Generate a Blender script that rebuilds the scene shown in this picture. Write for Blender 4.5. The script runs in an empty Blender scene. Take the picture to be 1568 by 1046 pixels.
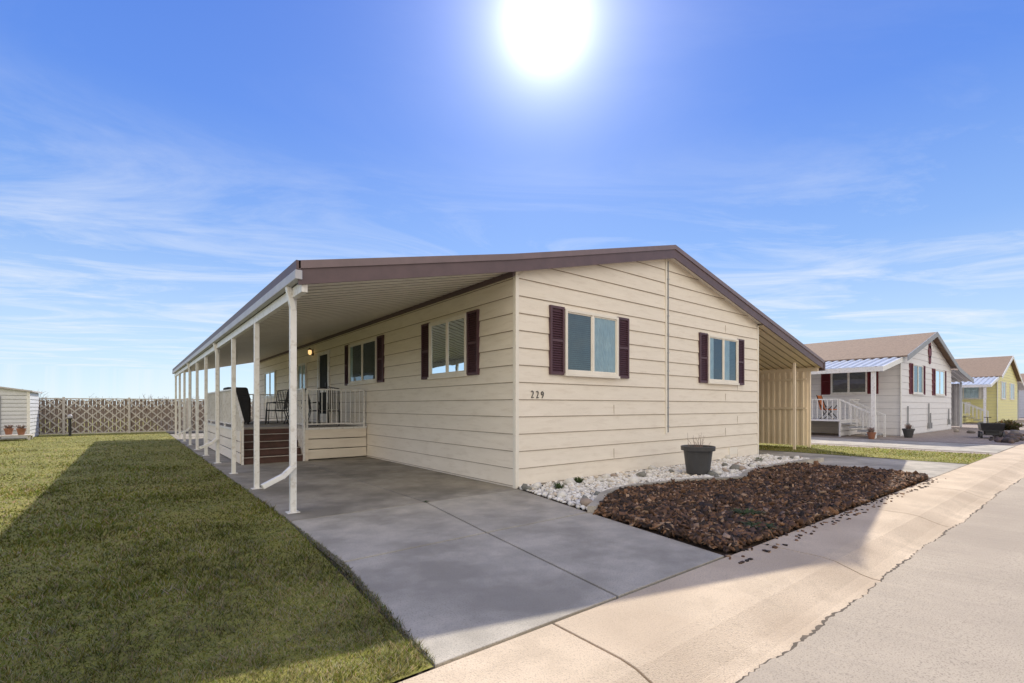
import bpy, math, random, bmesh
import numpy as np
from mathutils import Vector
random.seed(7); rng=np.random.default_rng(7)
scene=bpy.context.scene
R=math.radians

# ------------------------------------------------------------------ materials
def M(name,c1,c2=None,scale=3.0,rough=0.7,bump=0.0,bscale=60.0,metal=0.0,spec=0.5,c3=None,scale3=60.0,f3=0.3,stretch=None,attr=None,transl=0.0,detail=4.0,lo=0.32,hi=0.68,c4=None,scale4=0.4,f4=0.5,bdist=0.01):
    m=bpy.data.materials.new(name); m.use_nodes=True
    nt=m.node_tree; N=nt.nodes; L=nt.links
    b=N['Principled BSDF']; out=N['Material Output']
    b.inputs['Roughness'].default_value=rough; b.inputs['Metallic'].default_value=metal
    b.inputs['Specular IOR Level'].default_value=spec
    tc=N.new('ShaderNodeTexCoord'); vec=tc.outputs['Object']
    if stretch:
        mp=N.new('ShaderNodeMapping'); mp.inputs['Scale'].default_value=stretch
        L.new(vec,mp.inputs['Vector']); vec=mp.outputs['Vector']
    if c2 is None: c2=tuple(x*0.85 for x in c1)
    n=N.new('ShaderNodeTexNoise'); n.inputs['Scale'].default_value=scale; n.inputs['Detail'].default_value=detail
    n.inputs['Roughness'].default_value=0.62
    L.new(vec,n.inputs['Vector'])
    r=N.new('ShaderNodeValToRGB'); r.color_ramp.elements[0].position=lo; r.color_ramp.elements[1].position=hi
    r.color_ramp.elements[0].color=(*c2,1); r.color_ramp.elements[1].color=(*c1,1)
    L.new(n.outputs['Fac'],r.inputs['Fac']); col=r.outputs['Color']
    if attr:
        at=N.new('ShaderNodeAttribute'); at.attribute_name=attr
        mx=N.new('ShaderNodeMix'); mx.data_type='RGBA'; mx.blend_type='MULTIPLY'; mx.inputs[0].default_value=1.0
        L.new(col,mx.inputs[6]); L.new(at.outputs['Color'],mx.inputs[7]); col=mx.outputs[2]
    for (cc,ss,ff,p0,p1) in ((c3,scale3,f3,0.52,0.66),(c4,scale4,f4,0.45,0.62)):
        if not cc: continue
        n3=N.new('ShaderNodeTexNoise'); n3.inputs['Scale'].default_value=ss; n3.inputs['Detail'].default_value=4
        n3.inputs['Roughness'].default_value=0.6
        L.new(vec,n3.inputs['Vector'])
        r3=N.new('ShaderNodeValToRGB'); r3.color_ramp.elements[0].position=p0; r3.color_ramp.elements[1].position=p1
        r3.color_ramp.elements[0].color=(0,0,0,1); r3.color_ramp.elements[1].color=(ff,ff,ff,1)
        L.new(n3.outputs['Fac'],r3.inputs['Fac'])
        mx=N.new('ShaderNodeMix'); mx.data_type='RGBA'
        L.new(r3.outputs['Color'],mx.inputs[0]); L.new(col,mx.inputs[6]); mx.inputs[7].default_value=(*cc,1); col=mx.outputs[2]
    L.new(col,b.inputs['Base Color'])
    if bump>0:
        nb=N.new('ShaderNodeTexNoise'); nb.inputs['Scale'].default_value=bscale; nb.inputs['Detail'].default_value=3
        L.new(vec,nb.inputs['Vector'])
        bp=N.new('ShaderNodeBump'); bp.inputs['Strength'].default_value=bump; bp.inputs['Distance'].default_value=bdist
        L.new(nb.outputs['Fac'],bp.inputs['Height']); L.new(bp.outputs['Normal'],b.inputs['Normal'])
    if transl>0:
        t=N.new('ShaderNodeBsdfTranslucent'); L.new(col,t.inputs['Color'])
        ms=N.new('ShaderNodeMixShader'); ms.inputs[0].default_value=transl
        L.new(b.outputs[0],ms.inputs[1]); L.new(t.outputs[0],ms.inputs[2]); L.new(ms.outputs[0],out.inputs['Surface'])
    return m

def glassmat(name,tint=(0.80,0.88,0.90)):
    m=bpy.data.materials.new(name); m.use_nodes=True
    nt=m.node_tree; N=nt.nodes; L=nt.links
    N.remove(N['Principled BSDF']); out=N['Material Output']
    t=N.new('ShaderNodeBsdfTransparent'); t.inputs['Color'].default_value=(*tint,1)
    g=N.new('ShaderNodeBsdfGlossy'); g.inputs['Roughness'].default_value=0.02; g.inputs['Color'].default_value=(0.80,0.92,1.0,1)
    lw=N.new('ShaderNodeFresnel'); lw.inputs['IOR'].default_value=1.9
    nz=N.new('ShaderNodeTexNoise'); nz.inputs['Scale'].default_value=1.5
    bp=N.new('ShaderNodeBump'); bp.inputs['Strength'].default_value=0.10; bp.inputs['Distance'].default_value=0.05
    L.new(nz.outputs['Fac'],bp.inputs['Height']); L.new(bp.outputs['Normal'],g.inputs['Normal'])
    ms=N.new('ShaderNodeMixShader'); L.new(lw.outputs[0],ms.inputs[0]); L.new(t.outputs[0],ms.inputs[1]); L.new(g.outputs[0],ms.inputs[2])
    L.new(ms.outputs[0],out.inputs['Surface'])
    return m
def emis(name,c,s):
    m=bpy.data.materials.new(name); m.use_nodes=True
    b=m.node_tree.nodes['Principled BSDF']; b.inputs['Base Color'].default_value=(*c,1)
    b.inputs['Emission Color'].default_value=(*c,1); b.inputs['Emission Strength'].default_value=s
    return m

mSiding=M('siding_cream',(0.87,0.795,0.685),(0.81,0.735,0.625),1.2,0.55,0.15,25,stretch=(1,1,6),c3=(0.62,0.53,0.42),scale3=2.2,f3=0.28)
mLapShadow=M('siding_lap_shadow',(0.36,0.28,0.21),(0.27,0.21,0.155),3,0.8)  # dark strips painting the shadow line under each lap; also the butt joints
mTrimC=M('trim_cream',(0.87,0.82,0.73),(0.80,0.75,0.66),3,0.5)
mWhite=M('white_painted_metal',(0.84,0.83,0.81),(0.77,0.76,0.73),6,0.4,c3=(0.5,0.45,0.38),scale3=14,f3=0.5)
mFascia=M('fascia_plum_brown',(0.135,0.088,0.095),(0.105,0.07,0.076),4,0.5,0.1,30)
mFasciaTop=M('fascia_trim',(0.21,0.15,0.16),(0.17,0.125,0.13),4,0.45)
mShutter=M('shutter_plum',(0.10,0.045,0.06),(0.075,0.035,0.045),6,0.5)
mAwn=M('awning_panel_cream',(0.80,0.76,0.68),(0.73,0.68,0.60),1.5,0.45)
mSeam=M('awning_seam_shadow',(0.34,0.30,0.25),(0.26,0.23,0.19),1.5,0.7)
mSeamT=M('awning_seam_shadow_tan',(0.44,0.34,0.23),(0.36,0.28,0.19),1.5,0.7)  # groove faces darkened to paint seam shade, as on the cream panels
mAwnTan=M('awning_panel_tan',(0.84,0.71,0.54),(0.76,0.63,0.48),1.5,0.45)
mGutter=M('gutter_grey',(0.50,0.50,0.54),(0.40,0.40,0.45),3,0.45)
mRoof=M('roof_shingle',(0.30,0.21,0.15),(0.20,0.14,0.10),8,0.9,0.6,40,c3=(0.40,0.30,0.22),scale3=20,f3=0.5)
mDark=M('dark_interior',(0.035,0.045,0.05),(0.02,0.025,0.03),4,0.9)
mCurt=M('curtain_white',(0.85,0.92,0.96),(0.68,0.77,0.84),6,0.9)
mScreen=M('blind_teal_grey',(0.22,0.32,0.36),(0.15,0.23,0.27),5,0.8)
mSlat=M('venetian_slats',(0.24,0.21,0.20),(0.17,0.15,0.145),5,0.6)
mGlass=glassmat('window_glass')
mStep=M('step_brown',(0.13,0.065,0.055),(0.09,0.05,0.04),6,0.7,0.2,40)
mDeck=M('deck_floor',(0.42,0.39,0.35),(0.34,0.31,0.28),4,0.8,0.2,40)
mBlack=M('black_metal',(0.03,0.03,0.032),(0.02,0.02,0.022),8,0.4)
mCover=M('grill_cover',(0.04,0.04,0.045),(0.025,0.025,0.03),8,0.8,0.5,10)
mNumb=M('house_number',(0.03,0.03,0.03),None,8,0.5)
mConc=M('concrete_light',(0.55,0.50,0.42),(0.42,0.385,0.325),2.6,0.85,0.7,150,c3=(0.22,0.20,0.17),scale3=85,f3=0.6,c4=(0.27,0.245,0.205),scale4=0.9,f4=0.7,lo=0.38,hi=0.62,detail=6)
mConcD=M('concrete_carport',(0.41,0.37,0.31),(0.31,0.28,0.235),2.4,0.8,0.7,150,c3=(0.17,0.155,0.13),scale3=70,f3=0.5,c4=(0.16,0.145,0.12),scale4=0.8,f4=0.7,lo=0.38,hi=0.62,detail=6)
mWalk=M('concrete_sidewalk',(0.72,0.585,0.43),(0.57,0.46,0.335),2.6,0.88,0.7,130,c3=(0.28,0.22,0.16),scale3=90,f3=0.5,c4=(0.42,0.325,0.23),scale4=1.3,f4=0.6,lo=0.38,hi=0.62,detail=6)
mJoint=M('joint_dark',(0.045,0.035,0.028),(0.028,0.022,0.018),20,0.95)
mCrack=M('gutter_dirt',(0.15,0.12,0.09),(0.08,0.065,0.05),14,0.95)
mRoad=M('asphalt_worn',(0.46,0.395,0.315),(0.38,0.325,0.26),0.9,0.92,0.7,150,c3=(0.16,0.135,0.11),scale3=100,f3=0.7,c4=(0.32,0.27,0.22),scale4=0.5,f4=0.5,bdist=0.008)
mSoil=M('soil',(0.10,0.06,0.04),(0.05,0.032,0.024),30,0.95,0.8,50)
mGround=M('ground_earth',(0.22,0.17,0.11),(0.13,0.12,0.06),0.35,0.95,0.5,12)
mLawn=M('lawn_turf',(0.24,0.235,0.035),(0.11,0.115,0.022),9,0.95,1.0,55,c3=(0.38,0.31,0.12),scale3=26,f3=0.5,c4=(0.32,0.28,0.06),scale4=0.5,f4=0.55)
mBlade=M('grass_blades',(1.0,1.0,1.0),(0.50,0.52,0.44),1.3,0.6,attr='Col',transl=0.62,spec=0.25,lo=0.40,hi=0.60,detail=5)
mChip=M('bark_chips',(1,1,1),(0.75,0.72,0.7),9,0.85,attr='Col')
mRock=M('landscape_rocks',(1,1,1),(0.85,0.83,0.8),30,0.8,attr='Col')
mGravel=M('gravel_pinkish',(0.40,0.33,0.28),(0.25,0.20,0.17),5,0.95,1.0,40,c3=(0.52,0.46,0.41),scale3=30,f3=0.6)
mPot=M('plastic_pot',(0.065,0.065,0.068),(0.05,0.05,0.052),6,0.5)
mTwig=M('dry_stems',(0.26,0.17,0.14),(0.17,0.115,0.095),10,0.9)
mLeaf=M('weed_leaves',(0.08,0.12,0.035),(0.05,0.08,0.025),10,0.7,transl=0.3)
mFenceB=M('fence_boards_brown',(0.26,0.205,0.175),(0.185,0.145,0.125),3,0.9,0.4,20,stretch=(6,6,0.6))
mLatt=M('lattice_weathered',(0.60,0.56,0.51),(0.48,0.445,0.41),6,0.8)
mShed=M('shed_metal',(0.66,0.67,0.70),(0.58,0.59,0.62),3,0.5)
mShedR=M('shed_roof',(0.55,0.52,0.50),(0.45,0.42,0.41),3,0.5)
mWhiteSid=M('siding_white',(0.82,0.81,0.82),(0.75,0.74,0.75),2,0.55,stretch=(1,1,5))
mMaroon=M('shutter_maroon',(0.16,0.02,0.03),(0.12,0.015,0.022),4,0.55)
mYell=M('siding_yellow',(0.84,0.80,0.40),(0.78,0.74,0.36),2,0.6)
mTerra=M('terracotta',(0.32,0.14,0.08),(0.25,0.11,0.06),8,0.8)
mOrange=M('orange_fabric',(0.70,0.22,0.06),(0.60,0.16,0.05),6,0.8)
mGreyTrim=M('grey_trim',(0.32,0.33,0.35),(0.26,0.27,0.29),4,0.5)
mRoofMetal=M('awning_top_metal',(0.62,0.66,0.72),(0.55,0.58,0.64),3,0.35,metal=0.2)
mBulb=emis('porch_bulb',(1.0,0.62,0.25),1.2)

# ------------------------------------------------------------------ helpers
def empty(name,loc=(0,0,0)):
    e=bpy.data.objects.new(name,None); e.location=loc; e.empty_display_size=0.2
    scene.collection.objects.link(e); return e
class MB:
    def __init__(s): s.v=[]; s.f=[]
    def poly(s,pts):
        i=len(s.v); s.v+= [tuple(p) for p in pts]; s.f.append(tuple(range(i,i+len(pts))))
    def box(s,a,b):
        x0,x1=sorted((a[0],b[0])); y0,y1=sorted((a[1],b[1])); z0,z1=sorted((a[2],b[2]))
        i=len(s.v)
        s.v+=[(x0,y0,z0),(x1,y0,z0),(x1,y1,z0),(x0,y1,z0),(x0,y0,z1),(x1,y0,z1),(x1,y1,z1),(x0,y1,z1)]
        for f in ((0,3,2,1),(4,5,6,7),(0,1,5,4),(1,2,6,5),(2,3,7,6),(3,0,4,7)): s.f.append(tuple(i+k for k in f))
    def prism(s,poly,off):
        n=len(poly); i=len(s.v)
        s.v+=[tuple(p) for p in poly]+[tuple(p[k]+off[k] for k in range(3)) for p in poly]
        s.f.append(tuple(range(i+n-1,i-1,-1))); s.f.append(tuple(range(i+n,i+2*n)))
        for k in range(n):
            k2=(k+1)%n; s.f.append((i+k,i+k2,i+n+k2,i+n+k))
    def beam(s,p,q,w,h,up=(0,0,1)):
        p=Vector(p); q=Vector(q); d=(q-p).normalized(); up=Vector(up)
        if abs(d.dot(up))>0.98: up=Vector((0,1,0))
        sd=d.cross(up).normalized(); u2=sd.cross(d).normalized()
        pts=[p+sd*w/2*a+u2*h/2*b for a,b in ((-1,-1),(1,-1),(1,1),(-1,1))]
        s.prism(pts,q-p)
    def tube(s,pts,r,n=8,r2=None):
        rings=[]; P=[Vector(p) for p in pts]
        for k,p in enumerate(P):
            d=(P[min(k+1,len(P)-1)]-P[max(k-1,0)]).normalized()
            up=Vector((0,0,1)) if abs(d.z)<0.95 else Vector((0,1,0))
            a=d.cross(up).normalized(); b=a.cross(d)
            rr=r if r2 is None else r+(r2-r)*k/(len(P)-1)
            i=len(s.v); rings.append(i)
            for j in range(n):
                t=2*math.pi*j/n; s.v.append(tuple(p+a*math.cos(t)*rr+b*math.sin(t)*rr))
        for k in range(len(P)-1):
            for j in range(n):
                j2=(j+1)%n; s.f.append((rings[k]+j,rings[k]+j2,rings[k+1]+j2,rings[k+1]+j))
        s.f.append(tuple(rings[0]+j for j in range(n))); s.f.append(tuple(rings[-1]+j for j in range(n)))
    def lathe(s,c,prof,n=24):
        rings=[]
        for (r,z) in prof:
            i=len(s.v); rings.append(i)
            for j in range(n):
                t=2*math.pi*j/n; s.v.append((c[0]+r*math.cos(t),c[1]+r*math.sin(t),c[2]+z))
        for k in range(len(prof)-1):
            for j in range(n):
                j2=(j+1)%n; s.f.append((rings[k]+j,rings[k]+j2,rings[k+1]+j2,rings[k+1]+j))
        s.f.append(tuple(rings[0]+j for j in range(n)))
    def obj(s,name,mat,parent=None,bevel=0,smooth=False):
        me=bpy.data.meshes.new(name); me.from_pydata(s.v,[],s.f); me.update()
        bm=bmesh.new(); bm.from_mesh(me); bmesh.ops.recalc_face_normals(bm,faces=bm.faces); bm.to_mesh(me); bm.free()
        me.materials.append(mat)
        o=bpy.data.objects.new(name,me); scene.collection.objects.link(o)
        if parent: o.parent=parent
        if bevel:
            bv=o.modifiers.new('b','BEVEL'); bv.width=bevel; bv.segments=2; bv.limit_method='ANGLE'
        if smooth:
            for p in me.polygons: p.use_smooth=True
        return o
def npmesh(name,verts,faces_flat,nper,mat,cols=None,parent=None):
    me=bpy.data.meshes.new(name); nv=len(verts); nf=len(faces_flat)//nper
    me.vertices.add(nv); me.vertices.foreach_set('co',np.asarray(verts,dtype=np.float32).ravel())
    me.loops.add(nf*nper); me.loops.foreach_set('vertex_index',np.asarray(faces_flat,dtype=np.int32))
    me.polygons.add(nf); me.polygons.foreach_set('loop_start',np.arange(0,nf*nper,nper,dtype=np.int32))
    me.update(calc_edges=True)
    if cols is not None:
        a=me.color_attributes.new('Col','FLOAT_COLOR','POINT')
        c=np.ones((nv,4),dtype=np.float32); c[:,:3]=cols; a.data.foreach_set('color',c.ravel())
    me.materials.append(mat)
    o=bpy.data.objects.new(name,me); scene.collection.objects.link(o)
    if parent: o.parent=parent
    return o
def inpoly(x,y,poly):
    ins=np.zeros(len(x),bool); n=len(poly)
    for i in range(n):
        x1,y1=poly[i]; x2,y2=poly[(i+1)%n]
        c=((y1>y)!=(y2>y))
        xi=(x2-x1)*(y-y1)/(y2-y1+1e-12)+x1
        ins^=c&(x<xi)
    return ins
def mapper(face,off):
    if face=='F': return lambda s,d,z:(s,off-d,z)
    return lambda s,d,z:(off-d,s,z)

def siding(mb,fm,s0,s1,z0,z1,lap,topf=None,dd=0.020,lapmb=None,lh=0.009):
    z=z0
    while z<z1-0.01:
        zb=min(z+lap,z1)
        if topf:
            l0,r0=topf(z); l1,r1=topf(zb)
        else: l0=l1=s0; r0=r1=s1
        if r0-l0<0.05: break
        zs=z+(lh if lapmb is not None else 0)
        mb.poly([fm(l0,dd,zs),fm(r0,dd,zs),fm(r1,0.003,zb),fm(l1,0.003,zb)])
        tgt=lapmb if lapmb is not None else mb
        if lapmb is not None: tgt.poly([fm(l0,dd-0.004,z),fm(r0,dd-0.004,z),fm(r0,dd,zs),fm(l0,dd,zs)])
        tgt.poly([fm(l0,0.0,z),fm(r0,0.0,z),fm(r0,dd-0.004,z),fm(l0,dd-0.004,z)])
        z+=lap

def window(parent,face,off,s0,s1,z0,z1,style='slider',shut=0.34,smat=None,fmat=None,curt='right',nm='window'):
    fm=mapper(face,off); fmat=fmat or mTrimC
    fr=MB(); w=0.05; D=0.075
    fr.box(fm(s0,0,z0),fm(s0+w,D,z1)); fr.box(fm(s1-w,0,z0),fm(s1,D,z1))
    fr.box(fm(s0+w,0,z0),fm(s1-w,D,z0+w)); fr.box(fm(s0+w,0,z1-w),fm(s1-w,D,z1))
    m=(s0+s1)/2
    if style=='slider': fr.box(fm(m-0.025,0.0,z0+w),fm(m+0.025,D-0.006,z1-w))
    fr.box(fm(s0-0.02,0,z0-0.045),fm(s1+0.02,D+0.02,z0-0.002))
    for a,b in (((s0+w,m-0.025),(m+0.025,s1-w)) if style=='slider' else ((s0+w,s1-w),)):
        t=0.022
        fr.box(fm(a,0.03,z0+w),fm(a+t,0.055,z1-w)); fr.box(fm(b-t,0.03,z0+w),fm(b,0.055,z1-w))
        fr.box(fm(a+t,0.03,z0+w),fm(b-t,0.055,z0+w+t)); fr.box(fm(a+t,0.03,z1-w-t),fm(b-t,0.055,z1-w))
    fr.obj(nm+'_frame',fmat,parent,bevel=0.004)
    bk=MB(); bk.poly([fm(s0+w,0.0225,z0+w),fm(s1-w,0.0225,z0+w),fm(s1-w,0.0225,z1-w),fm(s0+w,0.0225,z1-w)])
    bk.obj(nm+'_interior',mDark,parent)
    def drape(a,b,mat,lo=z0+w,nw=0.09,name='curtain'):
        c=MB(); n=max(8,int((b-a)/0.01)); pts=[]
        for i in range(n+1):
            s=a+(b-a)*i/n; ph=s*2*math.pi/nw
            pts.append((s,0.025+0.007*(1+math.sin(ph+0.8*math.sin(s*9)))))
        for i in range(n):
            c.poly([fm(pts[i][0],pts[i][1],lo),fm(pts[i+1][0],pts[i+1][1],lo),fm(pts[i+1][0],pts[i+1][1],z1-w),fm(pts[i][0],pts[i][1],z1-w)])
        c.obj(nm+'_'+name,mat,parent)
    def blind(a,b,mat,nm2='venetian'):
        c=MB(); z=z0+w+0.02
        while z<z1-w-0.02:
            c.poly([fm(a,0.025,z),fm(b,0.025,z),fm(b,0.038,z+0.028),fm(a,0.038,z+0.028)]); z+=0.036
        c.obj(nm+'_'+nm2,mat,parent)
    if curt=='right': drape(m+0.05,s1-w-0.005,mCurt); blind(s0+w+.01,m-0.035,mScreen)
    elif curt=='split': drape(s0+w,s0+w+0.24,mCurt); drape(m+0.05,m+0.32,mCurt,name='curtain_inner'); blind(m+0.33,s1-w-.01,mScreen)
    elif curt=='dark': drape(s0+w,s0+w+0.16,mSlat); drape(s1-w-0.2,s1-w-0.01,mCurt); 
    elif curt=='blind': blind(s0+w+.01,s1-w-.01,mSlat)
    elif curt=='white': drape(s0+w,s1-w,mCurt)
    g=MB(); g.poly([fm(s0+w,0.044,z0+w),fm(s1-w,0.044,z0+w),fm(s1-w,0.044,z1-w),fm(s0+w,0.044,z1-w)]); g.obj(nm+'_glass',mGlass,parent)
    if shut:
        for a,b in ((s0-shut-0.01,s0-0.01),(s1+0.01,s1+shut+0.01)):
            h=MB(); t=0.045
            zz0=z0-0.03; zz1=z1+0.02
            h.box(fm(a,0.0,zz0),fm(a+t,0.055,zz1)); h.box(fm(b-t,0.0,zz0),fm(b,0.055,zz1))
            for q in (zz0,(zz0+zz1)/2-t/2,zz1-t): h.box(fm(a+t,0.0,q),fm(b-t,0.053,q+t))
            h.box(fm(a+t,0.0,zz0+t),fm(b-t,0.0215,zz1-t))
            z=zz0+t
            while z<zz1-t-0.02:
                h.poly([fm(a+t,0.050,z+0.002),fm(b-t,0.050,z+0.002),fm(b-t,0.023,z+0.036),fm(a+t,0.023,z+0.036)]); z+=0.042
            h.obj(nm+'_shutter',smat or mShutter,parent)

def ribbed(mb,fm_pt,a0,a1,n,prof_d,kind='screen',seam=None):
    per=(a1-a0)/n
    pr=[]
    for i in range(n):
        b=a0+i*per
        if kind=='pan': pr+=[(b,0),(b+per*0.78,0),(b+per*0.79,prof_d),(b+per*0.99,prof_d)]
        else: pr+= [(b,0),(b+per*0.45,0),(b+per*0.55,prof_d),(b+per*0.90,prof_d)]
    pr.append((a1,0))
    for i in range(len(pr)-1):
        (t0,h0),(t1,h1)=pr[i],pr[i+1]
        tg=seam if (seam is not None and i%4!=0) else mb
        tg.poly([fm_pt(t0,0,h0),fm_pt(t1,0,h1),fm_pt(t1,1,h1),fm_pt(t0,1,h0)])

# ------------------------------------------------------------------ MAIN HOUSE
home=empty('mobile_home')
W=8.47; LEN=20.6; V0=-0.20
P=[(-3.42,3.04),(-0.24,3.74),(4.235,4.81),(8.71,3.74),(12.64,2.81)]
def rooftop(u):
    for (a,za),(b,zb) in zip(P,P[1:]):
        if a<=u<=b: return za+(zb-za)*(u-a)/(b-a)
b=MB()
def wt(u): return rooftop(u)-0.14
b.prism([(0,0,0),(W,0,0),(W,0,wt(W)),(4.235,0,wt(4.235)),(0,0,wt(0))],(0,LEN,0))
b.obj('walls',mSiding,home)
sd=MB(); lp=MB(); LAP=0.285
sl=(4.81-3.74)/(4.235+.24); ze=wt(0)
def tf(z):
    if z<=ze: return (0.0,W)
    d=(z-ze)/sl; return (d,W-d)
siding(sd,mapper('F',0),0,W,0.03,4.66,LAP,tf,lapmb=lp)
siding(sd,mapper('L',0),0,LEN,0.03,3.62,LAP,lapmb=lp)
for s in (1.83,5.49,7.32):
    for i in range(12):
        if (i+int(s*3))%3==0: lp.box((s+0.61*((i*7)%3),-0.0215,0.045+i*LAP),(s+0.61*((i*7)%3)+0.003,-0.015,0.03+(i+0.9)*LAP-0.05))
sd.obj('lap_siding',mSiding,home); lp.obj('lap_shadow_lines',mLapShadow,home)
tr=MB()
tr.box((-0.028,-0.028,0.0),(0.045,0.0,3.5)); tr.box((-0.028,0.0,0.0),(0.0,0.05,3.5))
tr.box((W-0.045,-0.028,0),(W+0.02,0,3.55))
tr.box((4.15,-0.036,0.75),(4.20,0.0,4.55))
tr.obj('corner_boards',mTrimC,home,bevel=0.004)
cd=MB(); cd.tube([(4.225,-0.04,0.78),(4.225,-0.04,4.5)],0.014)
for z in (0.9,1.3,1.7,2.1,2.5,2.9,3.3,3.7,4.1): cd.box((4.20,-0.05,z),(4.25,-0.02,z+0.03))
cd.obj('conduit',mGreyTrim,home)
rf=MB()
for (a,za),(c,zc) in ((P[1],P[2]),(P[2],P[3])):
    rf.prism([(a,V0+0.03,za),(c,V0+0.03,zc),(c,V0+0.03,zc-0.05),(a,V0+0.03,za-0.05)],(0,LEN+0.35,0))
rf.obj('roof',mRoof,home)
sf=MB()
for (a,za),(c,zc) in ((P[1],P[2]),(P[2],P[3])):
    sf.poly([(a,V0+0.02,za-0.20),(c,V0+0.02,zc-0.20),(c,-0.003,zc-0.20),(a,-0.003,za-0.20)])
sf.obj('soffit',mTrimC,home)
fa=MB(); ft=MB()
for (a,za),(c,zc) in zip(P,P[1:]):
    fa.prism([(a,V0,za-0.045),(c,V0,zc-0.045),(c,V0,zc-0.27),(a,V0,za-0.27)],(0,0.028,0))
    ft.prism([(a,V0-0.02,za+0.01),(c,V0-0.02,zc+0.01),(c,V0-0.02,zc-0.085),(a,V0-0.02,za-0.085)],(0,0.019,0))
fa.obj('front_fascia',mFascia,home); ft.obj('fascia_drip_edge',mFasciaTop,home)
bt=MB(); bt.box((-0.06,0,3.48),(-0.022,LEN,3.585)); bt.obj('wall_top_trim',mFascia,home)

window(home,'F',0,1.075,2.52,1.93,3.08,curt='right',nm='front_window')
window(home,'F',0,5.84,7.27,1.93,3.06,curt='split',nm='front_window_right')
window(home,'L',0,1.41,2.82,1.95,3.08,shut=0.36,curt='blind',nm='side_window')
window(home,'L',0,5.58,7.56,1.98,3.10,shut=0.36,curt='dark',nm='side_window_mid')
window(home,'L',0,11.9,12.9,1.9,2.9,shut=0,curt='white',fmat=mWhite,nm='side_window_back')
window(home,'L',0,16.6,18.6,1.75,2.9,shut=0,curt='white',fmat=mWhite,nm='side_window_far')
d=MB(); fm=mapper('L',0)
d.box(fm(9.35,0,0.84),fm(9.45,0.06,3.12)); d.box(fm(10.45,0,0.84),fm(10.55,0.06,3.12)); d.box(fm(9.45,0,3.02),fm(10.45,0.06,3.12))
d.box(fm(9.45,0.0,0.84),fm(9.53,0.045,3.02)); d.box(fm(10.37,0.0,0.84),fm(10.45,0.045,3.02)); d.box(fm(9.53,0,1.80),fm(10.37,0.045,1.88)); d.box(fm(9.53,0,0.84),fm(10.37,0.045,1.1))
d.obj('door_frame',mWhite,home)
d=MB(); d.box(fm(9.53,0,1.1),fm(10.37,0.024,1.80)); d.box(fm(9.53,0,1.88),fm(10.37,0.024,3.02)); d.obj('door_screen',mDark,home)
d=MB(); d.box(fm(9.58,0.045,1.95),fm(9.62,0.09,2.1)); d.obj('door_handle',mBlack,home)
lm=MB(); lm.box(fm(11.12,0,3.1),fm(11.22,0.05,3.3)); lm.lathe((-0.12,11.17,3.28),[(0.07,0),(0.075,0.01),(0.02,0.07),(0.0,0.08)],10); lm.obj('lantern_bracket',mBlack,home)
lm=MB(); lm.lathe((-0.12,11.17,3.12),[(0.03,0),(0.06,0.05),(0.06,0.14),(0.03,0.16)],10); lm.obj('lantern_bulb',mBulb,home)
for k,ch in enumerate('229'):
    cu=bpy.data.curves.new('num','FONT'); cu.body=ch; cu.size=0.18; cu.extrude=0.006; cu.offset=-0.003
    o=bpy.data.objects.new('house_number_digit',cu); scene.collection.objects.link(o); o.parent=home
    o.location=(0.30+0.112*k,-0.026,1.49-0.004*k); o.rotation_euler=(R(90),0,0); o.scale=(0.8,1,1); cu.materials.append(mNumb)
v=MB(); v.box((6.9,-0.03,0.12),(7.3,0.0,0.3)); v.obj('crawl_vent',mTrimC,home)

# ------------------------------------------------------------------ LEFT AWNING
aw=empty('carport_awning')
def pane(u0,z0,u1,z1):
    return lambda t,k,h:((u0,t,z0+h) if k==0 else (u1,t,z1+h))
a=MB(); s_=MB(); ribbed(a,pane(-3.36,2.83,-0.02,3.57),V0+0.03,20.95,88,0.03,'pan',s_); a.obj('ribbed_panels',mAwn,aw); s_.obj('panel_seam_shadows',mSeam,aw)
a=MB(); a.prism([(-3.4,V0+0.03,3.03),(-0.24,V0+0.03,3.73),(-0.24,V0+0.03,3.69),(-3.4,V0+0.03,2.99)],(0,21.1,0)); a.obj('top_sheet',mFasciaTop,aw)
a=MB(); a.box((-3.46,V0-0.02,2.83),(-3.38,20.95,2.94)); a.obj('eave_gutter',mGutter,aw,bevel=0.008)
a=MB(); a.box((-3.45,V0-0.02,2.943),(-3.40,20.95,3.05)); a.obj('eave_flashing',mFascia,aw)
a=MB(); a.box((-3.378,V0+0.03,2.70),(-3.31,20.9,2.82)); a.obj('eave_beam',mWhite,aw)
a=MB()
pv=[0.36+2.25*i for i in range(10)]
for i,y in enumerate(pv):
    a.box((-3.38,y-0.036,0.0),(-3.305,y+0.036,2.70))
    a.box((-3.42,y-0.07,0.0),(-3.27,y+0.07,0.012))
a.obj('posts',mWhite,aw,bevel=0.008)
a=MB()
for y in (0.36,7.11,13.86):
    y2=y-0.078
    a.beam((-3.42,y2,2.84),(-3.36,y2,2.55),0.06,0.08,up=(0,1,0))
    a.beam((-3.36,y2,2.57),(-3.36,y2,0.56),0.075,0.06,up=(0,1,0))
    a.beam((-3.35,y2,0.60),(-3.50,y2-0.03,0.47),0.06,0.075,up=(0,1,0))
    a.beam((-3.48,y2-0.03,0.49),(-3.72,y2-0.05,0.38),0.06,0.075,up=(0,1,0))
a.obj('downspouts',mWhite,aw,bevel=0.006)

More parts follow.
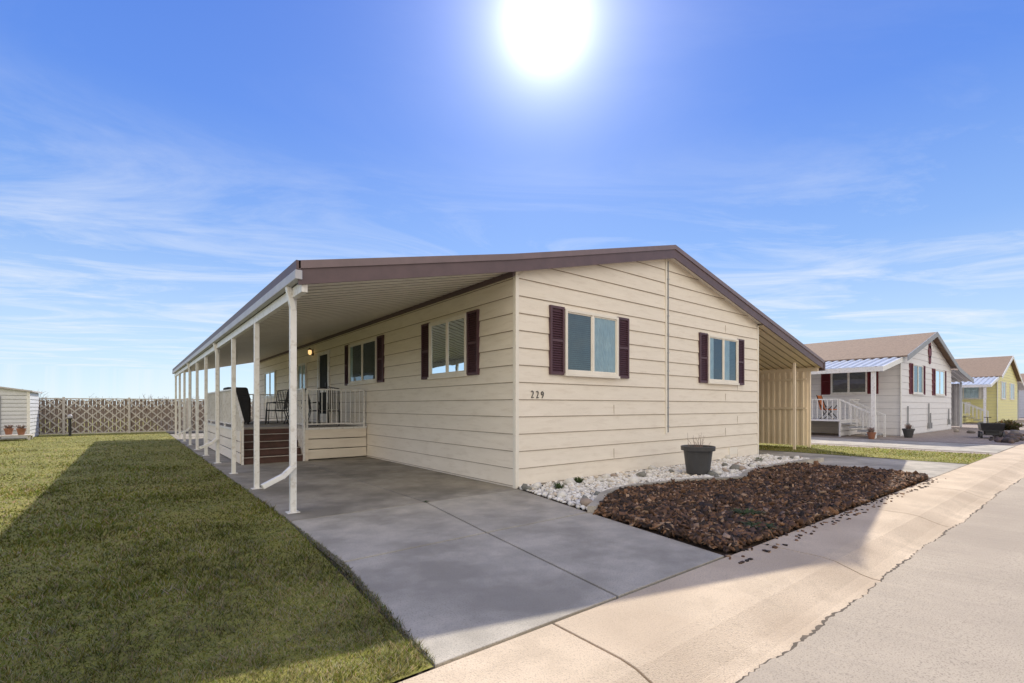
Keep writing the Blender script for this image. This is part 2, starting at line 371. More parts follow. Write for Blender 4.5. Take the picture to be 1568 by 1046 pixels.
# ------------------------------------------------------------------ RIGHT AWNING
ar=empty('side_awning')
a=MB(); s_=MB(); ribbed(a,pane(W+0.02,3.55,12.6,2.60),V0+0.03,20.8,88,0.03,'pan',s_); a.obj('ribbed_panels',mAwnTan,ar); s_.obj('panel_seam_shadows',mSeamT,ar)
a=MB(); a.prism([(8.71,V0+0.03,3.73),(12.62,V0+0.03,2.80),(12.62,V0+0.03,2.76),(8.71,V0+0.03,3.69)],(0,21.0,0)); a.obj('top_sheet',mFasciaTop,ar)
a=MB(); a.box((12.60,V0-0.02,2.50),(12.69,20.8,2.78)); a.obj('eave_gutter',mFascia,ar)
a=MB(); a.box((12.38,V0+0.1,2.48),(12.48,20.7,2.60)); a.box((8.52,0.12,3.30),(8.58,20,3.4))
for y in pv: a.box((12.39,y-0.24,0),(12.47,y-0.15,2.48))
a.box((11.2,0.11,0),(11.27,0.18,2.7))
a.obj('posts',mAwnTan,ar,bevel=0.006)
a=MB()
ribbed(a,lambda t,k,h:(12.36-h,t,0.06+2.42*k),0.2,20.4,110,0.04,'screen'); a.obj('corrugated_screen',mAwnTan,ar)
a=MB(); a.box((12.28,0.2,1.25),(12.315,20.4,1.31)); a.box((12.28,0.2,2.2),(12.315,20.4,2.26)); a.obj('screen_rails',mAwnTan,ar)

# ------------------------------------------------------------------ DECK
dk=empty('porch_deck'); DZ=0.81; DV=6.32; DE=13.3; DU=-2.98; SU=-1.56
a=MB(); a.box((SU,DV+0.02,DZ-0.05),(-0.03,7.5,DZ)); a.box((DU,7.5,DZ-0.05),(-0.03,DE,DZ)); a.obj('floor',mDeck,dk,bevel=0.006)
a=MB()
for z in (0.03,0.285,0.54):
    a.box((SU,DV-0.0,z),(-0.03,DV+0.018,z+0.235))
    a.box((DU-0.02,DV,z),(DU,DE,z+0.235))
    a.box((SU-0.02,DV,z),(SU-0.001,7.5,z+0.235))
    a.box((DU-0.02,DE,z),(-0.03,DE+0.02,z+0.235))
a.box((SU-0.03,DV-0.012,0.0),(SU+0.05,DV+0.05,DZ-0.055))
a.obj('skirting',mSiding,dk,bevel=0.004)
a=MB(); a.box((SU-0.02,DV-0.03,DZ-0.045),(-0.03,DV+0.018,DZ+0.004)); a.box((DU-0.04,7.4,DZ-0.045),(DU-0.001,DE,DZ+0.004)); a.obj('rim_trim',mWhite,dk)
a=MB(); n=4
for i in range(n):
    z=DZ*(i+1)/(n+1); y=DV+0.02+i*0.29
    a.box((DU+0.03,y,z-0.035),(SU-0.04,y+0.31,z)); a.box((DU+0.03,y+0.03,z-DZ/(n+1)),(SU-0.04,y+0.045,z-0.036))
a.box((DU+0.03,7.48,0.62),(SU-0.04,7.499,DZ-0.051))
a.obj('stairs',mStep,dk,bevel=0.004)
a=MB()
for i in range(4): a.box((DU+0.03,DV+0.02+i*0.29-0.004,DZ*(i+1)/5-0.012),(SU-0.04,DV+0.02+i*0.29-0.0005,DZ*(i+1)/5+0.002))
a.obj('stair_nosing',mLatt,dk)
a=MB()
def rail(p,q,z0,z1,sp=0.115):
    p=Vector((*p,0)); q=Vector((*q,0)); Ld=(q-p).length; n=int(Ld/sp)
    a.beam(p+Vector((0,0,z1)),q+Vector((0,0,z1)),0.05,0.035); a.beam(p+Vector((0,0,z0+0.09)),q+Vector((0,0,z0+0.09)),0.035,0.03)
    for i in range(1,n):
        c=p.lerp(q,i/n); a.beam(c+Vector((0,0,z0+0.1)),c+Vector((0,0,z1-0.01)),0.016,0.016)
    np_=max(1,round(Ld/1.5))
    for i in range(np_+1):
        c=p.lerp(q,i/np_); a.beam(c+Vector((0,0,z0)),c+Vector((0,0,z1-0.015)),0.045,0.045)
RT=1.77
rail((SU+0.03,DV+0.05),(-0.08,DV+0.05),DZ,RT)
rail((DU+0.03,7.5),(DU+0.03,DE-0.05),DZ,RT)
rail((DU+0.08,DE-0.05),(-0.08,DE-0.05),DZ,RT)
for uu in (DU+0.03,SU-0.05):
    a.beam((uu,7.5,RT),(uu,DV-0.05,RT-0.78),0.05,0.035); a.beam((uu,DV,0.0),(uu,DV,RT-0.76),0.045,0.045)
    for i in range(1,9):
        y=DV+i*0.13; a.beam((uu,y,0.1+i*0.085),(uu,y,RT-0.76+i*0.085),0.016,0.016)
rail((SU-0.05,7.5),(SU-0.05,DV+0.05),DZ,RT)
a.obj('railing',mWhite,dk)

# ------------------------------------------------------------------ PATIO FURNITURE
def chair(loc,rot):
    e=empty('patio_chair',loc); e.rotation_euler=(0,0,rot)
    a=MB()
    for sx in (-0.27,0.27):
        a.tube([(sx,-0.28,0),(sx,-0.26,0.40),(sx,-0.24,0.64),(sx,0.0,0.66),(sx,0.24,0.63)],0.014,6)
        a.tube([(sx,0.34,0),(sx,0.22,0.40),(sx,0.26,0.70),(sx,0.34,1.02)],0.014,6)
        a.tube([(sx,-0.26,0.41),(sx,0.22,0.39)],0.012,6)
    a.tube([(-0.27,0.34,1.02),(0,0.36,1.06),(0.27,0.34,1.02)],0.014,6)
    a.tube([(-0.27,-0.27,0.40),(0.27,-0.27,0.40)],0.012,6)
    a.obj('frame',mBlack,e)
    a=MB()
    a.box((-0.25,-0.26,0.405),(0.25,0.22,0.42))
    for i in range(9):
        x=-0.22+i*0.055; a.beam((x,0.225,0.45),(x,0.335,1.02),0.022,0.006,up=(0,1,0))
    a.obj('seat_and_back',mBlack,e)
chair((-0.62,7.55,DZ),R(160)); chair((-0.55,8.75,DZ),R(70)); chair((-1.15,10.9,DZ),R(200)); chair((-1.5,9.6,DZ),R(250))
e=empty('patio_table',(-0.95,9.8,DZ)); a=MB(); a.lathe((0,0,0.70),[(0.0,0),(0.45,0),(0.46,0.01),(0.45,0.025),(0.0,0.025)],24)
for k in range(4):
    t=k*math.pi/2+0.4; a.tube([(0.38*math.cos(t),0.38*math.sin(t),0),(0.2*math.cos(t),0.2*math.sin(t),0.4),(0.33*math.cos(t),0.33*math.sin(t),0.7)],0.013,6)
a.obj('top_and_legs',mBlack,e)
e=empty('barbecue_grill',(-2.45,10.4,DZ)); e.rotation_euler=(0,0,R(90))
a=MB(); a.prism([(-0.62,-0.28,0.05),(0.62,-0.28,0.05),(0.62,-0.28,0.80),(0.40,-0.28,0.86),(0.36,-0.24,1.10),(-0.36,-0.24,1.10),(-0.40,-0.28,0.86),(-0.62,-0.28,0.80)],(0,0.56,0))
a.obj('cover',mCover,e,bevel=0.05)
a=MB()
for x in (-0.5,0.5):
    for y in (-0.22,0.22): a.tube([(x,y,0),(x,y,0.06)],0.03,8)
a.obj('casters',mBlack,e)

# ------------------------------------------------------------------ GROUND
g=MB()
S=1500; g.poly([(-S,-S,-0.16),(S,-S,-0.16),(S,S,-0.16),(-S,S,-0.16)]); g.obj('ground',mGround)
g=MB(); g.poly([(-3.9,-3.95,-0.06),(13.9,-3.95,-0.06),(13.9,60,-0.06),(-3.9,60,-0.06)]); g.obj('slab_bedding',mJoint)
def slab(mb,pts,z=0.0,gap=0.012,th=0.08):
    c=Vector((sum(p[0] for p in pts)/len(pts),sum(p[1] for p in pts)/len(pts)))
    q=[]
    for p in pts:
        dx=c.x-p[0]; dy=c.y-p[1]
        q.append((p[0]+gap*(1 if dx>0 else -1),p[1]+gap*(1 if dy>0 else -1),z-th))
    mb.prism(q,(0,0,th))
dw=MB()
slab(dw,[(-3.50,-0.1),(-1.70,-0.1),(-1.97,-1.95),(-3.52,-1.98)])
slab(dw,[(-1.70,-0.1),(0.0,-0.08),(-0.38,-1.95),(-1.97,-1.95)])
slab(dw,[(-3.52,-1.98),(-1.97,-1.95),(-2.24,-3.95),(-3.72,-3.95)])
slab(dw,[(-1.97,-1.95),(-0.38,-1.95),(-0.74,-3.95),(-2.24,-3.95)])
slab(dw,[(7.0,-3.95),(10.4,-3.95),(10.4,-1.6),(7.05,-1.6)],z=-0.01)
slab(dw,[(8.4,-1.6),(10.4,-1.6),(10.4,0),(8.5,0)],z=-0.01)
dw.obj('driveway',mConc,bevel=0.006)
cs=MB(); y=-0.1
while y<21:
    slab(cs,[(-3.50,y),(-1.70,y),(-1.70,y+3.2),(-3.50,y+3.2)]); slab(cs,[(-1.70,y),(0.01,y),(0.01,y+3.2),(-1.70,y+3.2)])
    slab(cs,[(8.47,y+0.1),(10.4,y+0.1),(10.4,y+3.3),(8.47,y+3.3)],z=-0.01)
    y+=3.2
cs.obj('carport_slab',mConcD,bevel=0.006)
sw=MB(); prof=[(-3.970,-0.1),(-3.970,0.002),(-4.50,0.0),(-4.60,-0.012),(-4.70,-0.045),(-4.80,-0.078),(-4.88,-0.092),(-5.10,-0.088),(-5.10,-0.155)]
js=[-2.9+2.8*i for i in range(-16,30)]
for u0,u1 in zip(js,js[1:]):
    sw.prism([(u0+0.008,p[0],p[1]) for p in prof],(u1-u0-0.016,0,0))
sw.obj('sidewalk',mWalk,bevel=0.005)
sj=MB(); sj.poly([(-60,-5.1,-0.125),(90,-5.1,-0.125),(90,-3.9,-0.07),(-60,-3.9,-0.07)]); sj.obj('sidewalk_bedding',mJoint)
us=np.arange(-60,95,0.03); ne=len(us)
ed=-4.93+0.016*np.sin(us*1.3)+0.009*np.sin(us*5.1+1)+0.005*np.sin(us*13.7)+rng.normal(0,0.006,ne)
def strip(name,rows,mat):
    V=np.concatenate([np.stack([us,r[0],np.full(ne,r[1])],1) for r in rows]); F=[]
    for k in range(len(rows)-1):
        i=np.arange(ne-1)+k*ne; F.append(np.stack([i,i+ne,i+ne+1,i+1],1))
    npmesh(name,V,np.concatenate(F).ravel(),4,mat)
strip('road',[(ed,-0.090),(ed-0.012,-0.080),(np.full(ne,-6.2),-0.05),(np.full(ne,-8.5),-0.01),(np.full(ne,-11.9),-0.085)],mRoad)
ed2=ed+np.abs(0.010+0.010*np.sin(us*3.3)+rng.normal(0,0.006,ne))
strip('gutter_dirt',[(ed2,-0.0875),(ed-0.03,-0.0865)],mCrack)
fs=MB(); fs.prism([(-60,-11.85,-0.1),(-60,-13,0.0),(-60,-13,-0.12),(-60,-11.85,-0.12)],(150,0,0)); fs.obj('far_curb',mWalk)
lw=MB(); lw.poly([(-3.505,-0.1,0.0),(-3.505,60,0.0),(-60,60,0.0),(-60,-3.95,0.0),(-3.725,-3.95,0.0)]); lw.obj('lawn',mLawn)
lw=MB(); lw.poly([(10.41,-3.95,-0.005),(13.9,-3.95,-0.005),(13.9,30,-0.005),(10.41,30,-0.005)]); lw.obj('lawn',mLawn)
nc=MB(); nc.poly([(13.9,-3.95,-0.014),(19.0,-3.95,-0.014),(19.0,30,-0.014),(13.9,30,-0.014)]); nc.obj('neighbor_gravel_drive',mGravel)
nc=MB(); slab(nc,[(14.6,-3.95),(18.6,-3.95),(18.6,20),(14.6,20)],z=0.0); nc.obj('neighbor_driveway',mConc)
nc=MB(); nc.poly([(19.0,-3.95,-0.006),(90,-3.95,-0.006),(90,30,-0.006),(19.0,30,-0.006)]); nc.obj('gravel_yard',mGravel)

CU,CV=-4.956,-6.16
def blades(name,N,poly,th0,th1,r0,r1,hmul=1.0,bright=1.0,pdry=0.14):
    r=np.exp(rng.uniform(math.log(r0),math.log(r1),N)); th=rng.uniform(th0,th1,N)
    x=CU+r*np.cos(th); y=CV+r*np.sin(th); k=inpoly(x,y,poly); x=x[k];y=y[k];r=r[k]; n=len(x)
    patch=0.5+0.25*np.sin(x*2.1+1.3*np.sin(y*1.7))+0.25*np.sin(y*2.9+1.1*np.sin(x*3.1+2))
    pf=0.5+0.5*np.sin(x*9+2*np.sin(y*7))*np.sin(y*8+2*np.sin(x*6+1))
    h=rng.uniform(0.018,0.055,n)*(0.45+0.75*patch)*(0.45+0.95*pf)*hmul; w=np.clip(0.0015*r,0.0038,0.016)*rng.uniform(0.7,1.3,n)
    an=rng.uniform(0,2*math.pi,n); le=rng.uniform(0.2,1.6,n)*h; la=rng.uniform(0,2*math.pi,n)
    dx=np.cos(an)*w/2; dy=np.sin(an)*w/2
    V=np.empty((n,3,3)); V[:,0]=np.stack([x-dx,y-dy,np.full(n,0.0)],1); V[:,1]=np.stack([x+dx,y+dy,np.full(n,0.0)],1)
    V[:,2]=np.stack([x+np.cos(la)*le,y+np.sin(la)*le,h],1)
    near=np.clip((6.0-r)/3.5,0,1)
    dry=(rng.random(n)<(pdry+0.16*near+0.40*(1-patch)*pf))
    g=np.stack([rng.uniform(0.24,0.44,n),rng.uniform(0.28,0.44,n),rng.uniform(0.035,0.07,n)],1)*(0.40+0.75*rng.random((n,1)))
    t=np.stack([rng.uniform(0.62,0.88,n),rng.uniform(0.53,0.74,n),rng.uniform(0.30,0.50,n)],1)
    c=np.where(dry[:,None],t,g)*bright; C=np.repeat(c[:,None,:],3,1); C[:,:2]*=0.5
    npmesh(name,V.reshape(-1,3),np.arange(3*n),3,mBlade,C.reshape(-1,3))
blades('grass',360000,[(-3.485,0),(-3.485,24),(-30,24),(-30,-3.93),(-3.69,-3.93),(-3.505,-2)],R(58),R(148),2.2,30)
blades('grass',40000,[(10.42,-3.93),(13.9,-3.93),(13.9,12),(10.42,12)],R(5),R(50),14,28,1.2,1.3,0.06)

edge=[(-0.38,-2.0),(0.10,-1.72),(.525,-1.42),(1.23,-1.27),(2.0,-1.36),(2.76,-1.5),(3.3,-1.82),(3.75,-1.93),(4.2,-1.72),(4.8,-1.55),(6,-1.48),(7.04,-1.52),(8.38,-1.58)]
def smooth(pts,it=2):
    for _ in range(it):
        o=[pts[0]]
        for p,q in zip(pts,pts[1:]):
            o+= [(p[0]*.75+q[0]*.25,p[1]*.75+q[1]*.25),(p[0]*.25+q[0]*.75,p[1]*.25+q[1]*.75)]
        o.append(pts[-1]); pts=o
    return pts
E=smooth(edge)
ec=MB()
for p,q in zip(E,E[1:]):
    ec.beam((p[0],p[1],0.03),(q[0]+(q[0]-p[0])*0.02,q[1]+(q[1]-p[1])*0.02,0.03),0.11,0.11)
ec.obj('bed_edging',mConc)
bd=MB(); bd.poly([(-0.74,-3.95,-0.02),(7.0,-3.95,-0.02),(7.0,0,-0.02),(0,0,-0.02)]); bd.poly([(7.0,-1.6,-0.02),(8.4,-1.6,-0.02),(8.4,0,-0.02),(7.0,0,-0.02)]); bd.obj('bed_soil',mSoil)
mpoly=[(-0.37,-2.05)]+[(p[0],p[1]-0.06) for p in E if p[0]<7.0]+[(6.98,-1.6),(6.98,-3.0),(6.7,-3.93),(-0.70,-3.93)]
def scatter_chips(name,N,poly,bb,z0=0.0):
    x=rng.uniform(bb[0],bb[1],N); y=rng.uniform(bb[2],bb[3],N); k=inpoly(x,y,poly); x=x[k];y=y[k]; n=len(x)
    base=np.array([(-1,-1,-1),(1,-1,-1),(1,1,-1),(-1,1,-1),(-1,-1,1),(1,-1,1),(1,1,1),(-1,1,1)],float)
    B=base[None]*(1+rng.uniform(-0.35,0.35,(n,8,3)))
    big=(1+1.2*rng.random(n)**4) if z0==0 else np.full(n,0.6)
    sc=np.stack([rng.uniform(0.012,0.038,n)*big,rng.uniform(0.008,0.024,n)*big,rng.uniform(0.003,0.010,n)],1); B=B*sc[:,None,:]
    def rot(B,ax,t):
        c=np.cos(t)[:,None]; s=np.sin(t)[:,None]; i,j=[(1,2),(0,2),(0,1)][ax]
        a=B[:,:,i]*c-B[:,:,j]*s; b=B[:,:,i]*s+B[:,:,j]*c; B=B.copy(); B[:,:,i]=a; B[:,:,j]=b; return B
    if z0==0: B=rot(B,0,rng.normal(0,0.6,n)); B=rot(B,1,rng.normal(0,0.6,n))
    B=rot(B,2,rng.uniform(0,6.28,n))
    hump=0.01+0.03*(np.sin(x*1.7)*np.sin(y*2.3)+1)/2
    zz=rng.uniform(-0.012,0.032,n)+hump if z0==0 else np.full(n,z0)
    B+=np.stack([x,y,zz],1)[:,None,:]
    q=np.array([(0,3,2,1),(4,5,6,7),(0,1,5,4),(1,2,6,5),(2,3,7,6),(3,0,4,7)])
    F=(q[None]+(np.arange(n)*8)[:,None,None]).ravel()
    pal=np.array([(0.155,0.080,0.042),(0.080,0.045,0.028),(0.24,0.13,0.07),(0.035,0.023,0.018),(0.42,0.28,0.18)])
    c=pal[rng.choice(5,n,p=[.27,.27,.18,.19,.09])]*rng.uniform(0.75,1.25,(n,1)); C=np.repeat(c[:,None,:],8,1)
    return npmesh(name,B.reshape(-1,3),F,4,mChip,C.reshape(-1,3))
scatter_chips('bark_mulch',44000,mpoly,(-0.8,7,-3.95,-1.2))
scatter_chips('stray_bark',160,[(-1.0,-4.15),(6.9,-4.15),(6.9,-3.96),(-0.74,-3.96)],(-1.0,7,-4.15,-3.96),0.006)
phi=(1+5**.5)/2
ico=np.array([(-1,phi,0),(1,phi,0),(-1,-phi,0),(1,-phi,0),(0,-1,phi),(0,1,phi),(0,-1,-phi),(0,1,-phi),(phi,0,-1),(phi,0,1),(-phi,0,-1),(-phi,0,1)])/1.9
icf=np.array([(0,11,5),(0,5,1),(0,1,7),(0,7,10),(0,10,11),(1,5,9),(5,11,4),(11,10,2),(10,7,6),(7,1,8),(3,9,4),(3,4,2),(3,2,6),(3,6,8),(3,8,9),(4,9,5),(2,4,11),(6,2,10),(8,6,7),(9,8,1)])
def scatter_rocks(name,N,poly,bb,smin,smax,pal,pp,z=0.0):
    x=rng.uniform(bb[0],bb[1],N); y=rng.uniform(bb[2],bb[3],N); k=inpoly(x,y,poly); x=x[k];y=y[k]; n=len(x)
    B=ico[None]*(1+rng.uniform(-0.28,0.28,(n,12,3))); s=smin+(smax-smin)*rng.random(n)**2.2
    B=B*(s[:,None]*rng.uniform(0.7,1.2,(n,3)))[:,None,:]*np.array([1,1,0.75])
    B+=np.stack([x,y,z+s*0.3+rng.uniform(0,0.015,n)],1)[:,None,:]
    F=(icf[None]+(np.arange(n)*12)[:,None,None]).ravel()
    c=np.array(pal)[rng.choice(len(pal),n,p=pp)]*rng.uniform(0.85,1.05,(n,1)); C=np.repeat(c[:,None,:],12,1)
    return npmesh(name,B.reshape(-1,3),F,3,mRock,C.reshape(-1,3))
rpoly=[(0.02,-0.03),(-0.34,-1.9)]+[(p[0],p[1]+0.06) for p in E[1:]]+[(8.4,-0.03)]
scatter_rocks('white_landscape_rock',15000,rpoly,(-0.4,8.4,-2,-0.03),0.014,0.05,[(0.90,0.88,0.85),(0.74,0.71,0.67),(0.76,0.67,0.56),(0.32,0.30,0.28)],[.68,.16,.11,.05])
scatter_rocks('river_stones',80,rpoly,(-0.4,8.4,-2,-0.03),0.06,0.12,[(0.78,0.76,0.72),(0.24,0.24,0.22),(0.42,0.34,0.28)],[.5,.28,.22],0.02)
scatter_rocks('yard_boulders',16,[(27,-3.2),(43,-3.2),(43,-0.4),(27,-0.4)],(27,43,-3.2,-0.4),0.10,0.24,[(0.40,0.36,0.33),(0.20,0.18,0.17)],[.4,.6])
scatter_rocks('lava_rocks',60,[(19.6,-3.8),(27,-3.8),(27,-2.6),(22,-2.6)],(19.6,27,-3.8,-2.6),0.08,0.22,[(0.16,0.11,0.09),(0.10,0.08,0.075)],[.5,.5])

pt=empty('planter_pot',(3.72,-1.04,0.03))
a=MB(); a.lathe((0,0,0),[(0.20,0),(0.215,0.02),(0.265,0.44),(0.27,0.455),(0.315,0.46),(0.32,0.54),(0.30,0.545),(0.285,0.50),(0.27,0.47),(0.0,0.47)],36)
a.obj('pot',mPot,pt,bevel=0.003)
a=MB(); a.lathe((0,0,0),[(0.0,0.485),(0.27,0.48),(0.27,0.46)],24); a.obj('potting_soil',mSoil,pt)
a=MB()
for i in range(26):
    t=random.uniform(0,6.28); r=random.uniform(0,0.2); x=r*math.cos(t); y=r*math.sin(t); h=random.uniform(0.08,0.34); l=random.uniform(0,0.14)
    a.tube([(x,y,0.47),(x+l*.4*math.cos(t),y+l*.4*math.sin(t),0.47+h*.6),(x+l*math.cos(t+.4),y+l*math.sin(t+.4),0.47+h)],0.004,4,0.0015)
a.obj('dead_stems',mTwig,pt)

def tuft(name,loc,n,h,rad,mat,w=0.012,parent=None):
    e=MB()
    for i in range(n):
        t=random.uniform(0,6.28); r=rad*random.random()**.7*0.4; x=loc[0]+r*math.cos(t); y=loc[1]+r*math.sin(t)
        hh=h*random.uniform(.5,1); l=rad*random.uniform(.3,1); a2=t+random.uniform(-.6,.6)
        px,py=-math.sin(a2)*w/2,math.cos(a2)*w/2
        m1=(x+l*.5*math.cos(a2),y+l*.5*math.sin(a2),loc[2]+hh*.8); m2=(x+l*math.cos(a2),y+l*math.sin(a2),loc[2]+hh*.75)
        e.poly([(x-px,y-py,loc[2]),(x+px,y+py,loc[2]),(m1[0]+px,m1[1]+py,m1[2]),(m1[0]-px,m1[1]-py,m1[2])])
        e.poly([(m1[0]-px,m1[1]-py,m1[2]),(m1[0]+px,m1[1]+py,m1[2]),m2])
    e.obj(name,mat,parent)
for p in ((0.9,-3.35),(0.35,-3.75)): tuft('weed_plant',(p[0],p[1],0.03),90,0.07,0.20,mLeaf,0.022)
for p in ((0.4,-0.6),(1.1,-0.35),(4.5,-0.6),(6.8,-0.8)): tuft('dormant_perennial',(p[0],p[1],0.03),60,0.12,0.14,mLeaf,0.012)
tuft('dormant_perennial',(4.35,-0.55,0.03),60,0.30,0.16,mTwig,0.008)
tuft('joint_weed',(-1.705,-0.1,0.0),26,0.03,0.06,mLeaf,0.006)

# ------------------------------------------------------------------ FENCE
fc=empty('lattice_fence'); FV=24.8
a=MB(); x=-22.0
while x<2.2:
    hh=1.66+random.uniform(-0.05,0.08); a.box((x,FV,0.03),(x+0.125,FV+0.02,hh)); x+=0.150
a.obj('boards',mFenceB,fc)
a=MB(); FX0,FX1=-22,2.2; zt=1.68; zb=0.08; sp=0.42
k=FX0-(zt-zb)
while k<FX1:
    a.beam((k,FV-0.02,zb),(k+zt-zb,FV-0.02,zt),0.008,0.055,up=(1,0,-1)); a.beam((k,FV-0.032,zt),(k+zt-zb,FV-0.032,zb),0.008,0.055,up=(1,0,1)); k+=sp
a.box((FX0,FV-0.05,zt),(FX1,FV-0.005,zt+0.05)); a.box((FX0,FV-0.05,zb-0.05),(FX1,FV-0.005,zb))
x=FX0
while x<=FX1: a.box((x,FV-0.08,0),(x+0.09,FV-0.051,1.78)); x+=2.42
a.obj('lattice',mLatt,fc)
def shrub_twigs(name,loc,n,h,rad):
    e=MB()
    for i in range(n):
        t=random.uniform(0,6.28); r=rad*random.random()*.3; l=rad*random.random()
        p0=(loc[0]+r*math.cos(t),loc[1]+r*math.sin(t),loc[2]); hh=h*random.uniform(.6,1)
        p1=(p0[0]+l*.4*math.cos(t),p0[1]+l*.4*math.sin(t),loc[2]+hh*.55); p2=(p0[0]+l*math.cos(t),p0[1]+l*math.sin(t),loc[2]+hh)
        e.tube([p0,p1,p2],0.012,4,0.004)
        for q in range(5):
            f=random.uniform(.3,.95); s=Vector(p1).lerp(Vector(p2),f); e.tube([s,s+Vector((random.uniform(-.25,.25),random.uniform(-.25,.25),random.uniform(.05,.25)))],0.006,3,0.003)
    e.obj(name,mTwig)
for i in range(16):
    shrub_twigs('bare_shrub',(-13+i*0.98+random.uniform(-.3,.3),FV+0.9,0),22,random.uniform(1.7,2.1),0.7)
bo=empty('garden_bollard_light',(-7.1,23.2,0)); a=MB(); a.lathe((0,0,0),[(0.06,0),(0.05,0.05),(0.05,0.75),(0.09,0.78),(0.09,0.80),(0.0,0.80)],12); a.obj('post',mBlack,bo)
a=MB(); a.lathe((0,0,0.80),[(0.05,0),(0.085,0.04),(0.085,0.12),(0.05,0.17),(0.0,0.18)],12); a.obj('globe',mGutter,bo)

# shed
sh=empty('garden_shed'); X0,X1,Y0,Y1=-12.4,-8.25,21.8,24.4
a=MB(); a.prism([(X0,Y0,0),(X1,Y0,0),(X1,Y0,1.95),((X0+X1)/2,Y0,2.25),(X0,Y0,1.95)],(0,Y1-Y0,0)); a.obj('walls',mShed,sh)
a=MB(); lp2=MB(); siding(a,mapper('F',Y0),X0,X1,0.02,1.93,0.16,dd=0.016,lapmb=lp2,lh=0.02); siding(a,lambda s,d,z:(X1+d,s,z),Y0,Y1,0.02,1.93,0.16,dd=0.016,lapmb=lp2,lh=0.02); a.obj('panel_ribs',mShed,sh); lp2.obj('rib_shadow_lines',mGreyTrim,sh)
a=MB(); xm=(X0+X1)/2
a.prism([(X0-0.12,Y0-0.12,1.93),(xm,Y0-0.12,2.27),(X1+0.12,Y0-0.12,1.93),(X1+0.12,Y0-0.12,1.99),(xm,Y0-0.12,2.34),(X0-0.12,Y0-0.12,1.99)],(0,Y1-Y0+0.24,0)); a.obj('roof',mShedR,sh)
a=MB(); a.box((-9.85,Y0-0.03,0.05),(-9.05,Y0,1.75)); a.obj('door',mGreyTrim,sh)
a=MB(); a.box((X1-0.06,Y0-0.03,0),(X1+0.03,Y0,1.93)); a.obj('corner_trim',mWhite,sh)
for k,(x,y) in enumerate(((-8.75,21.2),(-8.35,20.8))):
    e=empty('terracotta_pot',(x,y,0.22)); a=MB(); a.lathe((0,0,0),[(0.09,0),(0.13,0.20),(0.15,0.21),(0.15,0.25),(0.13,0.25),(0.11,0.22),(0,0.22)],16); a.obj('pot',mTerra,e)
    tuft('dry_plant',(0,0,0.22),50,0.22,0.22,mTwig,0.02,e)
e=empty('plant_bench'); a=MB(); a.box((-9.3,20.6,0.17),(-8.05,21.4,0.215))
for x in (-9.25,-8.15):
    for y in (20.65,21.3): a.box((x,y,0),(x+0.06,y+0.06,0.17))
a.obj('planks',mLatt,e)

